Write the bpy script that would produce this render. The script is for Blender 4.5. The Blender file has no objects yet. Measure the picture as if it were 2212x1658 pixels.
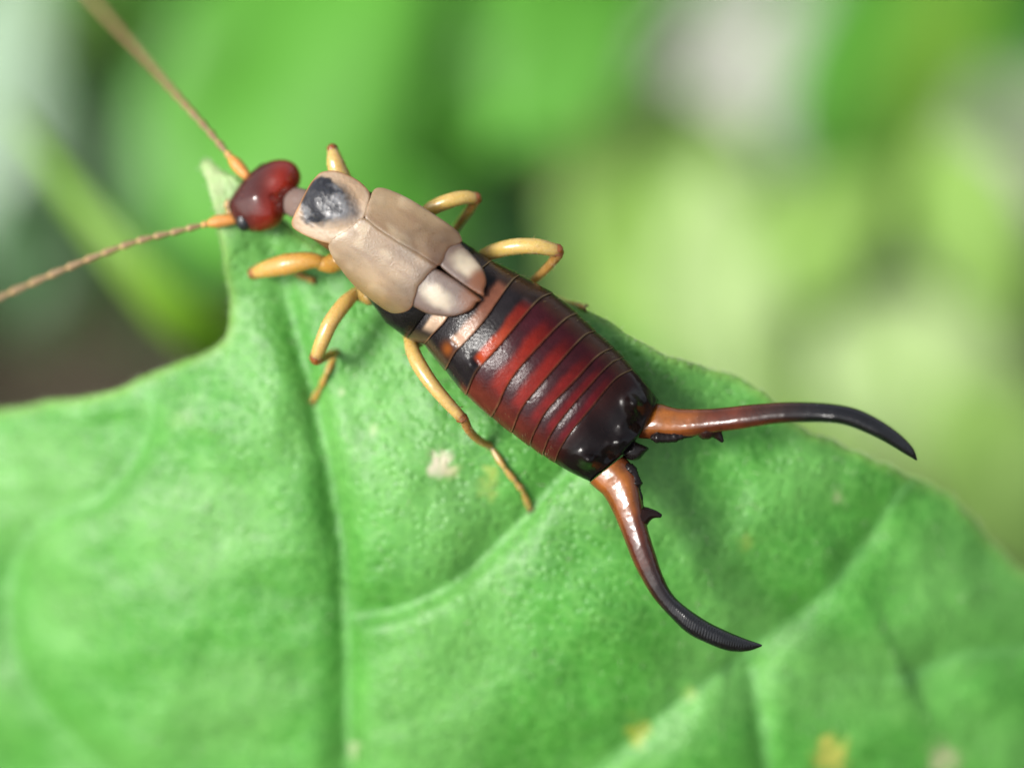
import bpy, math, random
import numpy as np
from mathutils import Vector, Matrix, noise
from mathutils.geometry import delaunay_2d_cdt

random.seed(7)
rng = np.random.default_rng(7)
# 1 Blender unit = 1 millimetre (macro photograph, picture about 26 mm wide)
SC = bpy.context.scene
COL = SC.collection
SC.unit_settings.system = 'METRIC'
SC.unit_settings.scale_length = 0.001

# ------------------------------------------------------------------ camera
TILT = math.radians(35)                 # camera looks down, 35 deg off the vertical
DIST = 70.0                             # millimetres from lens to the focus point
R3 = Matrix.Rotation(TILT, 3, 'X')
R4 = R3.to_4x4()
FRAME_W = 2212 * 0.011573               # field of view at the focus point
cam_d = bpy.data.cameras.new('camera')
cam = bpy.data.objects.new('camera', cam_d)
COL.objects.link(cam)
cam.matrix_world = Matrix.Translation(R3 @ Vector((0, 0, DIST))) @ R4
cam_d.sensor_fit = 'HORIZONTAL'
cam_d.lens = 200.0
cam_d.sensor_width = 200.0 * FRAME_W / DIST
cam_d.clip_start = 1.0
cam_d.clip_end = 20000.0
cam_d.dof.use_dof = True
cam_d.dof.focus_distance = DIST + 0.75
APERTURE = 2.8                          # lens radius in mm
cam_d.dof.aperture_fstop = 0.001 * 200.0 / (2 * APERTURE)
SC.camera = cam

# ------------------------------------------------------------------ light: bright, hazy overcast
SUN_STAGE = Vector((-0.63, 0.09, 0.77)).normalized()
SUN_DIR = (R3 @ SUN_STAGE).normalized()
world = bpy.data.worlds.new('World')
SC.world = world
world.use_nodes = True
wn, wl = world.node_tree.nodes, world.node_tree.links
wn.clear()
sky = wn.new('ShaderNodeTexSky')
sky.sky_type = 'NISHITA'
sky.sun_disc = False
sky.sun_elevation = math.asin(SUN_DIR.z)
sky.sun_rotation = math.atan2(SUN_DIR.x, SUN_DIR.y)
sky.dust_density = 4.0
sky.air_density = 1.0
hsv = wn.new('ShaderNodeHueSaturation')
hsv.inputs['Saturation'].default_value = 0.35
bg = wn.new('ShaderNodeBackground')
bg.inputs['Strength'].default_value = 0.065
wo = wn.new('ShaderNodeOutputWorld')
wl.new(sky.outputs[0], hsv.inputs['Color'])
wl.new(hsv.outputs[0], bg.inputs['Color'])
wl.new(bg.outputs[0], wo.inputs['Surface'])
sun_d = bpy.data.lights.new('sun', 'SUN')
sun_d.energy = 1.5
sun_d.angle = math.radians(15)
sun_d.color = (1.0, 0.965, 0.91)
sun = bpy.data.objects.new('sun', sun_d)
COL.objects.link(sun)
sun.location = SUN_DIR * 300
sun.rotation_euler = SUN_DIR.to_track_quat('Z', 'Y').to_euler()
SC.view_settings.view_transform = 'Standard'
SC.view_settings.look = 'None'
SC.view_settings.gamma = 1.0
SC.view_settings.use_curve_mapping = False
SC.view_settings.exposure = 1.76

# ------------------------------------------------------------------ helpers
K = 0.011573                            # mm per survey unit at the focus point
def S(x, y, w):
    """survey position (x, y) and height w over the focus plane -> stage coordinates (mm)"""
    f = K * (DIST - w) / DIST
    return np.array([(x - 1106.0) * f, (829.0 - y) * f, w])
def SA(xy, w):
    xy = np.asarray(xy, float); w = np.broadcast_to(np.asarray(w, float), xy.shape[:-1])
    f = K * (DIST - w) / DIST
    return np.stack([(xy[..., 0] - 1106.0) * f, (829.0 - xy[..., 1]) * f, w], -1)
def c1(*p): return np.array([(414.7 + .3126 * a, 293.8 + .3126 * b) for a, b in p])
def c2(*p): return np.array([(777.7 + .3126 * a, 518.5 + .3126 * b) for a, b in p])
def c3(*p): return np.array([(1209.7 + .3962 * a, 777.7 + .3962 * b) for a, b in p])
def to_world(p): return R3 @ Vector(p)

def sstep(a, b, x):
    t = np.clip((np.asarray(x, float) - a) / (b - a), 0, 1)
    return t * t * (3 - 2 * t)
def lerp(a, b, t):
    t = np.asarray(t, float)[..., None]
    return np.asarray(a, float) * (1 - t) + np.asarray(b, float) * t
def nz(P, scale, seed=0.0):
    P = np.asarray(P, float)
    o = Vector((seed * 13.7, seed * 7.1, seed * 3.3))
    return np.array([noise.noise(Vector(p) * scale + o) for p in P.reshape(-1, P.shape[-1])]).reshape(P.shape[:-1])

def resample(pts, n, closed=False):
    """Catmull-Rom smooth, then even arc-length resampling"""
    P = np.asarray(pts, float)
    m = len(P)
    out = []
    rngi = range(m if closed else m - 1)
    for i in rngi:
        if closed:
            a, b, c, d = P[i - 1], P[i], P[(i + 1) % m], P[(i + 2) % m]
        else:
            b, c = P[i], P[i + 1]
            a = P[i - 1] if i > 0 else 2 * b - c
            d = P[i + 2] if i + 2 < m else 2 * c - b
        for t in np.linspace(0, 1, 12, endpoint=False):
            out.append(.5 * ((2 * b) + (c - a) * t + (2 * a - 5 * b + 4 * c - d) * t * t + (-a + 3 * b - 3 * c + d) * t ** 3))
    if closed: out.append(out[0])
    else: out.append(P[-1])
    out = np.array(out)
    L = np.concatenate([[0], np.cumsum(np.linalg.norm(np.diff(out, axis=0), axis=1))])
    s = np.linspace(0, L[-1], n + 1)[:-1] if closed else np.linspace(0, L[-1], n)
    return np.stack([np.interp(s, L, out[:, k]) for k in range(out.shape[1])], -1)

class Thing:
    """a top-level Empty at the thing's base that parents its parts; parts are given in stage coordinates"""
    def __init__(self, name, label, cat, base, group=None):
        o = bpy.data.objects.new(name, None)
        COL.objects.link(o)
        o.empty_display_size = 1.0
        self.base = np.asarray(base, float)
        o.matrix_world = Matrix.Translation(to_world(self.base)) @ R4
        o['label'] = label; o['category'] = cat
        if group: o['group'] = group
        self.o = o

def mk(name, V, F, mat, thing=None, parent=None, col=None, smooth=True, label=None):
    V = np.asarray(V, float)
    if thing is not None: V = V - thing.base
    me = bpy.data.meshes.new(name)
    me.from_pydata(V.tolist(), [], [tuple(int(i) for i in f) for f in F])
    if smooth: me.polygons.foreach_set('use_smooth', [True] * len(me.polygons))
    if col is not None:
        a = me.color_attributes.new('pigment', 'FLOAT_COLOR', 'POINT')
        c = np.ones((len(V), 4)); c[:, :3] = np.clip(col, 0, 1)
        a.data.foreach_set('color', c.ravel())
    me.materials.append(mat)
    me.update()
    o = bpy.data.objects.new(name, me)
    COL.objects.link(o)
    p = parent if parent is not None else (thing.o if thing is not None else None)
    if p is not None: o.parent = p
    else: o.matrix_world = R4
    if label: o['label'] = label
    return o
def sub_empty(name, thing):
    o = bpy.data.objects.new(name, None); COL.objects.link(o); o.parent = thing.o; o.empty_display_size = .3
    return o

def grid_faces(nr, nc, wrap=False, off=0, flip=False):
    F = []
    for r in range(nr - 1):
        for c in range(nc if wrap else nc - 1):
            d = (c + 1) % nc
            q = (off + r * nc + c, off + r * nc + d, off + (r + 1) * nc + d, off + (r + 1) * nc + c)
            F.append(q[::-1] if flip else q)
    return F

def sweep(P, rad, seg=14, up=(0, 0, 1), flat=1.0, caps=True):
    """tapered tube through the points P (stage mm) with radii; rounded ends; returns verts, faces, station index"""
    P = np.asarray(P, float); n = len(P); rad = np.broadcast_to(np.asarray(rad, float), (n,)).copy()
    T = np.gradient(P, axis=0); T /= np.linalg.norm(T, axis=1)[:, None] + 1e-12
    if caps:
        pre, prad, post, qrad = [], [], [], []
        for a in (1.0, .8, .45):
            pre.append(P[0] - T[0] * rad[0] * .8 * a); prad.append(rad[0] * math.sqrt(max(0.0004, 1 - a * a)))
            post.insert(0, P[-1] + T[-1] * rad[-1] * .8 * a); qrad.insert(0, rad[-1] * math.sqrt(max(.0004, 1 - a * a)))
        P = np.vstack([pre, P, post]); rad = np.concatenate([prad, rad, qrad])
        T = np.vstack([[T[0]] * 3, T, [T[-1]] * 3]); n += 6
    up = np.asarray(up, float)
    A = np.cross(T, up); ln = np.linalg.norm(A, axis=1)
    A[ln < .15] = (1, 0, 0)
    for i in range(1, n):
        if A[i] @ A[i - 1] < 0: A[i] = -A[i]
    A -= (A * T).sum(1)[:, None] * T
    A /= np.linalg.norm(A, axis=1)[:, None]
    B = np.cross(T, A)
    th = np.linspace(0, 2 * math.pi, seg, endpoint=False)
    V = (P[:, None] + rad[:, None, None] * (np.cos(th)[None, :, None] * A[:, None] + flat * np.sin(th)[None, :, None] * B[:, None])).reshape(-1, 3)
    F = grid_faces(n, seg, True)
    F += [tuple(range(seg))[::-1], tuple((n - 1) * seg + i for i in range(seg))]
    st = np.repeat(np.linspace(0, 1, n), seg)
    return V, F, st

# ------------------------------------------------------------------ materials
class MatB:
    def __init__(s, name):
        s.m = bpy.data.materials.new(name); s.m.use_nodes = True
        s.n = s.m.node_tree.nodes; s.l = s.m.node_tree.links; s.n.clear()
        s.out = s.n.new('ShaderNodeOutputMaterial')
        s.tc = s.n.new('ShaderNodeTexCoord')
    def node(s, t, **kw):
        nd = s.n.new(t)
        for k, v in kw.items():
            if hasattr(nd, k): setattr(nd, k, v)
            else: nd.inputs[k].default_value = v
        return nd
    def noise(s, scale, detail=3.0, rough=.55):
        nd = s.node('ShaderNodeTexNoise', Scale=scale, Detail=detail, Roughness=rough)
        s.l.new(s.tc.outputs['Object'], nd.inputs['Vector']); return nd
    def voronoi(s, scale, feature='F1'):
        nd = s.node('ShaderNodeTexVoronoi', feature=feature, Scale=scale)
        s.l.new(s.tc.outputs['Object'], nd.inputs['Vector']); return nd
    def ramp(s, src, stops):
        r = s.n.new('ShaderNodeValToRGB'); e = r.color_ramp.elements
        while len(e) < len(stops): e.new(.5)
        for k, (p, c) in enumerate(stops):
            e[k].position = p; e[k].color = (c, c, c, 1) if isinstance(c, (int, float)) else (*c, 1)
        s.l.new(src, r.inputs[0]); return r
    def mix(s, a, b, f, mode='MIX'):
        m = s.n.new('ShaderNodeMix'); m.data_type = 'RGBA'; m.blend_type = mode
        for sock, v in ((m.inputs[0], f), (m.inputs[6], a), (m.inputs[7], b)):
            if isinstance(v, bpy.types.NodeSocket): s.l.new(v, sock)
            elif isinstance(v, (int, float)): sock.default_value = v if sock.type == 'VALUE' else (v, v, v, 1)
            else: sock.default_value = (*v, 1)
        return m.outputs[2]
    def bump(s, h, strength, dist, normal=None):
        b = s.node('ShaderNodeBump', Strength=strength, Distance=dist)
        s.l.new(h, b.inputs['Height'])
        if normal is not None: s.l.new(normal, b.inputs['Normal'])
        return b.outputs[0]

def cuticle(name, rough=.3, pits=14.0, pit_strength=.35, sss=0.0, sss_r=(.3, .12, .05), spec=.5, coat=0.0, vary=.25, mottle=1.6, rough_var=.12, fold=.15):
    b = MatB(name)
    at = b.node('ShaderNodeAttribute', attribute_name='pigment')
    nf = b.noise(mottle, 5.0)
    rp = b.ramp(nf.outputs['Fac'], [(.25, 1 - vary), (.75, 1 + vary if vary < .01 else 1.0)])
    c = b.mix(at.outputs['Color'], rp.outputs[0], 1.0, 'MULTIPLY')
    p = b.node('ShaderNodeBsdfPrincipled')
    b.l.new(c, p.inputs['Base Color'])
    rn = b.noise(mottle * 3, 4.0)
    rr = b.ramp(rn.outputs['Fac'], [(.3, max(.03, rough - rough_var)), (.7, min(1, rough + rough_var))])
    b.l.new(rr.outputs[0], p.inputs['Roughness'])
    p.inputs['Specular IOR Level'].default_value = spec
    p.inputs['Coat Weight'].default_value = coat
    p.inputs['Coat Roughness'].default_value = .12
    if sss:
        p.inputs['Subsurface Weight'].default_value = sss
        p.inputs['Subsurface Radius'].default_value = sss_r
        p.inputs['Subsurface Scale'].default_value = .6
    v = b.voronoi(pits)
    f = b.noise(pits * .45, 4.0)
    h = b.mix(v.outputs['Distance'], f.outputs['Fac'], fold)
    nrm = b.bump(h, pit_strength, .06)
    b.l.new(nrm, p.inputs['Normal'])
    b.l.new(nrm, p.inputs['Coat Normal'])
    b.l.new(p.outputs[0], b.out.inputs['Surface'])
    return b.m

M = {}
M['abdomen'] = cuticle('glossy_abdomen_cuticle', rough=.19, pits=20, pit_strength=.15, spec=.20, vary=.5, fold=.1, mottle=2.6, rough_var=.07)
M['tail'] = cuticle('glossy_black_cuticle', rough=.17, pits=5, pit_strength=.45, spec=.22, vary=.3, fold=.75)
M['wing'] = cuticle('tan_wing_cover', rough=.36, pits=26, pit_strength=.11, sss=.25, spec=.4, vary=.36, mottle=1.5, fold=.3)
M['shield'] = cuticle('shield_cuticle', rough=.40, pits=8, pit_strength=.5, sss=.12, spec=.4, vary=.25, fold=.6)
M['head'] = cuticle('red_head_cuticle', rough=.19, pits=5, pit_strength=.06, sss=.1, spec=.45, vary=.25, fold=.5)
M['leg'] = cuticle('amber_leg_cuticle', rough=.26, pits=9, pit_strength=.08, sss=.7, sss_r=(.8, .5, .12), spec=.6, vary=.18)
M['forceps'] = cuticle('amber_to_black_forceps', rough=.17, pits=7, pit_strength=.20, sss=.05, spec=.6, vary=.6, mottle=2.2, fold=.6)
M['antenna'] = cuticle('antenna_cuticle', rough=.5, pits=16, pit_strength=.2, vary=.2)
M['eye'] = cuticle('compound_eye', rough=.25, pits=26, pit_strength=.25, vary=.1)

def leaf_mat(name, scale=1.0, vary=.35, rough=.42, translucency=.28, relief=1.0, fine=True, spec=.5):
    """leaf tissue; colour comes from the pigment attribute (veins, blemishes, margin)"""
    b = MatB(name)
    at = b.node('ShaderNodeAttribute', attribute_name='pigment')
    n1 = b.noise(.55 * scale, 4.0)
    n2 = b.noise(3.2 * scale, 5.0, .65)
    v = b.voronoi(3.9 * scale, 'F1')
    r1 = b.ramp(n1.outputs['Fac'], [(.3, 1 - vary), (.7, 1.0)])
    r2 = b.ramp(n2.outputs['Fac'], [(.32, 1 - vary * .9), (.66, 1.0)])
    c = b.mix(at.outputs['Color'], r1.outputs[0], 1.0, 'MULTIPLY')
    c = b.mix(c, r2.outputs[0], .8, 'MULTIPLY')
    if fine:
        ve = b.voronoi(2.3 * scale, 'DISTANCE_TO_EDGE')
        net = b.ramp(ve.outputs['Distance'], [(.0, .30), (.09, .0)])
        c = b.mix(c, (.20, .50, .11), net.outputs[0])
    p = b.node('ShaderNodeBsdfPrincipled')
    b.l.new(c, p.inputs['Base Color'])
    rr = b.ramp(n2.outputs['Fac'], [(.3, rough - .06), (.7, rough + .14)])
    b.l.new(rr.outputs[0], p.inputs['Roughness'])
    p.inputs['Specular IOR Level'].default_value = spec
    t = b.node('ShaderNodeBsdfTranslucent')
    tc = b.mix(c, (1.0, .95, .35), 1.0, 'MULTIPLY')
    b.l.new(tc, t.inputs['Color'])
    if fine:
        pit = b.ramp(v.outputs['Distance'], [(.0, 0.0), (.45, 1.0)])
        h = b.mix(pit.outputs[0], n2.outputs['Fac'], .45)
        n3 = b.noise(13 * scale, 3.0)
        nr = b.bump(h, .40 * relief, .18)
        nr = b.bump(n3.outputs['Fac'], .3 * relief, .05, nr)
        b.l.new(nr, p.inputs['Normal'])
    mx = b.n.new('ShaderNodeMixShader'); mx.inputs[0].default_value = translucency
    b.l.new(p.outputs[0], mx.inputs[1]); b.l.new(t.outputs[0], mx.inputs[2])
    b.l.new(mx.outputs[0], b.out.inputs['Surface'])
    return b.m
M['leaf'] = leaf_mat('leaf_tissue', vary=.26)
M['vein'] = leaf_mat('leaf_vein', fine=False, translucency=.15, vary=.15)
M['far_leaf'] = leaf_mat('garden_leaf_tissue', scale=.12, fine=False, rough=.4, translucency=.4, vary=.25)
M['stem'] = leaf_mat('plant_stem', scale=.2, fine=False, translucency=.05, vary=.3)

def soil_mat():
    b = MatB('garden_soil')
    n1 = b.noise(.05, 6.0); n2 = b.noise(.4, 6.0, .7)
    c = b.ramp(n1.outputs['Fac'], [(.3, (.030, .024, .013)), (.7, (.085, .066, .036))])
    d = b.ramp(n2.outputs['Fac'], [(.3, .55), (.7, 1.0)])
    cc = b.mix(c.outputs[0], d.outputs[0], 1.0, 'MULTIPLY')
    p = b.node('ShaderNodeBsdfPrincipled', Roughness=.95)
    b.l.new(cc, p.inputs['Base Color'])
    b.l.new(b.bump(n2.outputs['Fac'], .8, 2.0), p.inputs['Normal'])
    b.l.new(p.outputs[0], b.out.inputs['Surface'])
    return b.m
M['soil'] = soil_mat()
def stone_mat():
    b = MatB('grey_stone')
    n1 = b.noise(.12, 6.0); n2 = b.noise(.9, 5.0, .7)
    c = b.ramp(n1.outputs['Fac'], [(.3, (.36, .35, .325)), (.7, (.48, .465, .435))])
    d = b.ramp(n2.outputs['Fac'], [(.3, .75), (.7, 1.0)])
    cc = b.mix(c.outputs[0], d.outputs[0], 1.0, 'MULTIPLY')
    p = b.node('ShaderNodeBsdfPrincipled', Roughness=.8)
    b.l.new(cc, p.inputs['Base Color'])
    b.l.new(b.bump(n2.outputs['Fac'], .6, .8), p.inputs['Normal'])
    b.l.new(p.outputs[0], b.out.inputs['Surface'])
    return b.m
M['stone'] = stone_mat()

# ------------------------------------------------------------------ ground
GROUND_Z = -140.0
def ground():
    # one sheet to the horizon: dense near the scene, coarse far away
    e = np.concatenate([-np.geomspace(9000, 420, 10), np.linspace(-400, 400, 61), np.geomspace(420, 9000, 10)])
    X, Y = np.meshgrid(e, e + 60.0)
    P = np.stack([X, Y, np.zeros_like(X)], -1).reshape(-1, 3)
    near = np.exp(-(X.ravel() ** 2 + (Y.ravel() - 60) ** 2) / 300 ** 2)
    P[:, 2] = GROUND_Z + near * (6 * nz(P, .015) + 2.5 * nz(P, .06, 2))
    me = bpy.data.meshes.new('ground')
    me.from_pydata(P.tolist(), [], grid_faces(len(e), len(e)))
    me.polygons.foreach_set('use_smooth', [True] * len(me.polygons))
    me.materials.append(M['soil'])
    o = bpy.data.objects.new('ground', me); COL.objects.link(o)
    o['kind'] = 'structure'; o['label'] = 'dark brown garden soil under the plants'
ground()
CAMW = R3 @ Vector((0, 0, DIST))
def on_ground(x, y):
    d = to_world(S(x, y, 0)) - CAMW
    t = (GROUND_Z - CAMW.z) / d.z
    return CAMW + d * t

# ------------------------------------------------------------------ the leaf the earwig stands on
MIDRIB = np.array([(600, 560), (622, 650), (655, 770), (683, 880), (706, 985), (728, 1100), (744, 1230), (750, 1380), (750, 1520), (752, 1660), (756, 1900), (770, 2300)], float)
VEINS = [  # polyline, depth, width toward its upper/left side, width on the other side
    (MIDRIB, .85, .60, .30),
    (np.array([(752, 1332), (830, 1322), (900, 1300), (985, 1255), (1060, 1190), (1130, 1122), (1185, 1060), (1260, 980), (1350, 890), (1400, 830)], float), .58, .24, .60),
    (np.array([(752, 1300), (690, 1298), (620, 1290), (540, 1280)], float), .10, .5, .3),
    (np.array([(770, 2300), (1000, 1950), (1250, 1700), (1450, 1530), (1560, 1450), (1640, 1392), (1720, 1335), (1790, 1275), (1850, 1205), (1900, 1130), (1945, 1065), (1975, 1035)], float), .55, .55, 1.0),
    (np.array([(1618, 1410), (1630, 1480), (1648, 1580), (1662, 1700), (1670, 1850)], float), .42, .5, .3),
    (np.array([(770, 2300), (560, 2000), (380, 1800), (180, 1620), (60, 1480), (20, 1330), (40, 1190), (110, 1120), (200, 1085), (270, 1020), (315, 950), (330, 880), (300, 830)], float), .45, .35, .9),
    (np.array([(1200, 1640), (1290, 1590), (1420, 1540), (1500, 1490)], float), .06, .5, .5),
    (np.array([(1500, 1130), (1440, 1200), (1400, 1260)], float), .08, .4, .4),
    (np.array([(1950, 1470), (2060, 1420), (2212, 1400), (2400, 1370)], float), .35, .9, .9),
    (np.array([(1560, 1450), (1750, 1460), (1950, 1470)], float), .12, .9, .9),
]
VS = [(resample(v, max(24, int(len(v) * 9))), d, a, b) for v, d, a, b in VEINS]
def vein_dist(xy, poly):
    """signed distance in mm to a polyline (positive = left-hand side when walking along it, image y down) and end fade"""
    best = np.full(len(xy), 1e9); sgn = np.zeros(len(xy)); par = np.zeros(len(xy))
    for i in range(len(poly) - 1):
        a, b = poly[i], poly[i + 1]; ab = b - a
        t = np.clip(((xy - a) @ ab) / (ab @ ab), 0, 1)
        q = a + t[:, None] * ab
        d = np.linalg.norm(xy - q, axis=1)
        m = d < best
        cr = ab[0] * (xy[:, 1] - a[1]) - ab[1] * (xy[:, 0] - a[0])
        best[m] = d[m]; sgn[m] = np.sign(cr[m]); par[m] = (i + t[m]) / (len(poly) - 1)
    return best * K, sgn, par
def leaf_w(xy):
    xy = np.asarray(xy, float).reshape(-1, 2)
    du = (xy[:, 0] - 1180) * K; dv = (xy[:, 1] - 900) * K
    w = -2.25 - .021 * du ** 2 - np.where(dv > 0, .030, .018) * dv ** 2
    w = np.where(w < -9, -9 + (w + 9) * .35, w)
    tip = np.exp(-(((xy[:, 0] - 470) / 190) ** 2 + ((xy[:, 1] - 400) / 220) ** 2))
    w = w + 1.7 * tip
    w = w + .75 * np.exp(-(((xy[:, 0] - 1390) / 180) ** 2 + ((xy[:, 1] - 730) / 110) ** 2))
    P = np.stack([xy[:, 0] * K, xy[:, 1] * K, np.zeros(len(xy))], -1)
    w = w + .45 * nz(P, .22) + .22 * nz(P, .6, 3) + .06 * nz(P, 1.9, 5)
    for k, (poly, dep, wl_, wr_) in enumerate(VS):
        d, sg, par = vein_dist(xy, poly)
        fade = sstep(0, .06, par) * (1 - sstep(.9, 1, par)) if k else (1 - .6 * sstep(.2, 0, par))
        wid = np.where(sg > 0, wl_, wr_)
        w = w - dep * fade * np.exp(-(d / wid) ** 1.2)
    return w
OUT = np.array([(-420, 960), (-200, 900), (0, 884), (100, 868), (170, 860), (235, 848), (300, 818), (345, 800), (385, 783), (440, 768), (488, 735), (503, 690),
                (500, 640), (488, 580), (474, 510), (458, 440), (446, 392), (434, 362), (436, 348), (454, 346), (474, 366), (498, 378), (530, 392), (575, 440), (640, 500),
                (720, 560), (820, 600), (920, 625), (1040, 640), (1150, 640), (1235, 655), (1285, 683), (1335, 712), (1385, 748), (1430, 768), (1485, 785), (1540, 800),
                (1590, 818), (1640, 850), (1690, 905), (1740, 935), (1800, 952), (1860, 975), (1925, 1000), (1985, 1032), (2040, 1062), (2085, 1110), (2130, 1165), (2190, 1220),
                (2280, 1275), (2480, 1330), (2700, 1480), (2760, 1750), (2600, 2080), (2250, 2330), (1700, 2480), (1200, 2450), (900, 2360), (770, 2320),
                (600, 2400), (200, 2450), (-250, 2250), (-560, 1900), (-680, 1500), (-620, 1180)], float)
def main_leaf():
    base = S(770, 2310, -10.5)
    th = Thing('broad_leaf', 'large veined green leaf that the earwig is standing on', 'leaf', base)
    o = resample(OUT, 760, True)
    # small crenate teeth along the margin
    n = len(o); tang = np.roll(o, -1, 0) - np.roll(o, 1, 0); tang /= np.linalg.norm(tang, axis=1)[:, None]
    nrm = np.stack([tang[:, 1], -tang[:, 0]], -1)
    ph = np.arange(n)
    tooth = 3.0 * np.abs(np.sin(ph * .42 + 2 * np.sin(ph * .05))) + 2.5 * np.sin(ph * .17) + 2.5 * np.sin(ph * .09 + 1)
    tooth *= np.where((o[:, 0] > 1230) & (o[:, 0] < 2250), 1.7, 1)
    tooth *= np.where((o[:, 1] < 430) & (o[:, 0] < 560), .3, 1)
    o = o + nrm * tooth[:, None]
    step = 11.0
    gx, gy = np.meshgrid(np.arange(-40, 2260, step), np.arange(330, 1720, step))
    g = np.stack([gx.ravel(), gy.ravel()], -1) + rng.uniform(-2.5, 2.5, (gx.size, 2))
    cx, cy = np.meshgrid(np.arange(-680, 2780, 45.0), np.arange(330, 2480, 45.0))
    cg = np.stack([cx.ravel(), cy.ravel()], -1)
    cg = cg[(cg[:, 0] < -60) | (cg[:, 0] > 2280) | (cg[:, 1] > 1740)]
    pts = np.vstack([g, cg])
    # inside test
    ins = np.zeros(len(pts), bool)
    x, y = pts[:, 0], pts[:, 1]
    for i in range(n):
        x1, y1 = o[i]; x2, y2 = o[(i + 1) % n]
        if y1 == y2: continue
        c = ((y1 > y) != (y2 > y)) & (x < (x2 - x1) * (y - y1) / (y2 - y1) + x1)
        ins ^= c
    pts = pts[ins]
    keep = np.ones(len(pts), bool)
    for i in range(0, n):
        keep &= ((pts[:, 0] - o[i, 0]) ** 2 + (pts[:, 1] - o[i, 1]) ** 2) > 36
    pts = pts[keep]
    allp = np.vstack([o, pts])
    r = delaunay_2d_cdt([Vector(p) for p in allp], [(i, (i + 1) % n) for i in range(n)], [], 1, 1e-5)
    V2 = np.array([(v.x, v.y) for v in r[0]]); F = r[2]
    # leave out nothing: winding so the normals face the camera
    w = leaf_w(V2)
    V = SA(V2, w)
    F2 = []
    for f in F:
        a, b, c = V[f[0]], V[f[1]], V[f[2]]
        nn = np.cross(b - a, c - a)
        F2.append(f if nn[2] > 0 else f[::-1])
    # pigment: green blade, paler veins, pale margin and tip, blemishes
    P3 = np.stack([V2[:, 0] * K, V2[:, 1] * K, np.zeros(len(V2))], -1)
    col = lerp((.078, .330, .040), (.132, .400, .078), sstep(-.3, .4, nz(P3, .35, 9)))
    for k, (poly, dep, a, b) in enumerate(VS):
        d, sg, par = vein_dist(V2, poly)
        col = lerp(col, (.17, .44, .13), .5 * np.exp(-(d / .12) ** 2) * min(1, dep / .25))
    de = np.full(len(V2), 1e9)
    for i in range(0, n):
        de = np.minimum(de, (V2[:, 0] - o[i, 0]) ** 2 + (V2[:, 1] - o[i, 1]) ** 2)
    de = np.sqrt(de) * K
    col = lerp(col, (.30, .50, .10), .6 * np.exp(-(de / .16) ** 2))
    tip = np.exp(-(((V2[:, 0] - 460) / 60) ** 2 + ((V2[:, 1] - 390) / 100) ** 2) ** 1.3)
    col = lerp(col, (.52, .66, .32), .9 * tip)
    jit = nz(P3, 5.0, 4)
    for bx, by, br, bc, bs in ((952, 1000, 24, (.80, .74, .55), 1), (975, 1020, 17, (.62, .62, .32), .7), (1062, 1022, 16, (.42, .52, .10), .7), (1055, 1050, 22, (.36, .5, .10), .6),
                               (1380, 1580, 26, (.45, .52, .06), .8), (1796, 1632, 34, (.55, .52, .10), .9), (2040, 1640, 32, (.55, .58, .32), .8),
                               (762, 1622, 14, (.6, .65, .4), .8), (808, 936, 8, (.6, .65, .4), .6), (740, 846, 7, (.6, .65, .4), .6), (1810, 1076, 10, (.5, .58, .3), .6),
                               (1490, 1495, 12, (.4, .5, .12), .5), (1610, 1170, 16, (.36, .46, .08), .5), (395, 905, 26, (.2, .4, .12), .5)):
        d = np.hypot(V2[:, 0] - bx, (V2[:, 1] - by) * .85) / br + .9 * jit
        col = lerp(col, bc, bs * (1 - sstep(.55, 1.25, d)))
    ob = mk('blade', V, F2, M['leaf'], th, col=col)
    so = ob.modifiers.new('thickness', 'SOLIDIFY'); so.thickness = .16; so.offset = -1
    # veins sunk in the folds
    for k, (poly, dep, a, b) in enumerate(VS):
        if dep < .2: continue
        q = poly[(poly[:, 1] < 2300)]
        if k == 0: q = q[4:]
        q = resample(q, max(30, len(q)))
        ww = leaf_w(q)
        r0 = np.linspace(.055, .11, len(q)) if k == 0 else np.linspace(.08, .04, len(q))
        Vt, Ft, st = sweep(SA(q, ww - r0 * .78), r0, 8)
        mk('vein', Vt, Ft, M['vein'], th, col=np.tile((.13, .40, .09), (len(Vt), 1)))
    # stalk down to the soil
    b0 = S(770, 2312, float(leaf_w([(770, 2300)])[0]))
    gw = np.array(R3.transposed() @ Vector((6, -60, GROUND_Z - 2)))
    pts = resample([b0, b0 + np.array([0.5, -6, -6]), lerp(b0, gw, np.array(.45))+np.array([0,-12,0]), gw], 40)
    Vt, Ft, st = sweep(pts, np.linspace(.55, 1.1, 40), 12)
    mk('stalk', Vt, Ft, M['stem'], th, col=np.tile((.10, .24, .05), (len(Vt), 1)))
    # short hairs on the upper side and along the edge
    HV, HF = [], []
    def hair(xy, w0, ln, lean):
        p = S(xy[0], xy[1], w0)
        a = random.uniform(0, 6.28)
        d = np.array([math.cos(a) * lean, math.sin(a) * lean, 1.0]); d /= np.linalg.norm(d)
        e1 = np.cross(d, (1, 0, 0.3)); e1 /= np.linalg.norm(e1); e2 = np.cross(d, e1)
        b = len(HV)
        for t in range(3):
            HV.append(p + .012 * (e1 * math.cos(t * 2.094) + e2 * math.sin(t * 2.094)))
        HV.append(p + d * ln)
        HF.extend([(b, b + 1, b + 3), (b + 1, b + 2, b + 3), (b + 2, b, b + 3)])
    cand = V2[(V2[:, 0] > -30) & (V2[:, 0] < 2240) & (V2[:, 1] < 1690) & (de > .2)]
    cand = cand[rng.choice(len(cand), 420, replace=False)]
    for p, w0 in zip(cand, leaf_w(cand) - .02): hair(p, w0, random.uniform(.15, .4), 1.3)
    edge = o[(o[:, 0] > -30) & (o[:, 0] < 2240) & (o[:, 1] < 1400)]
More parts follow.
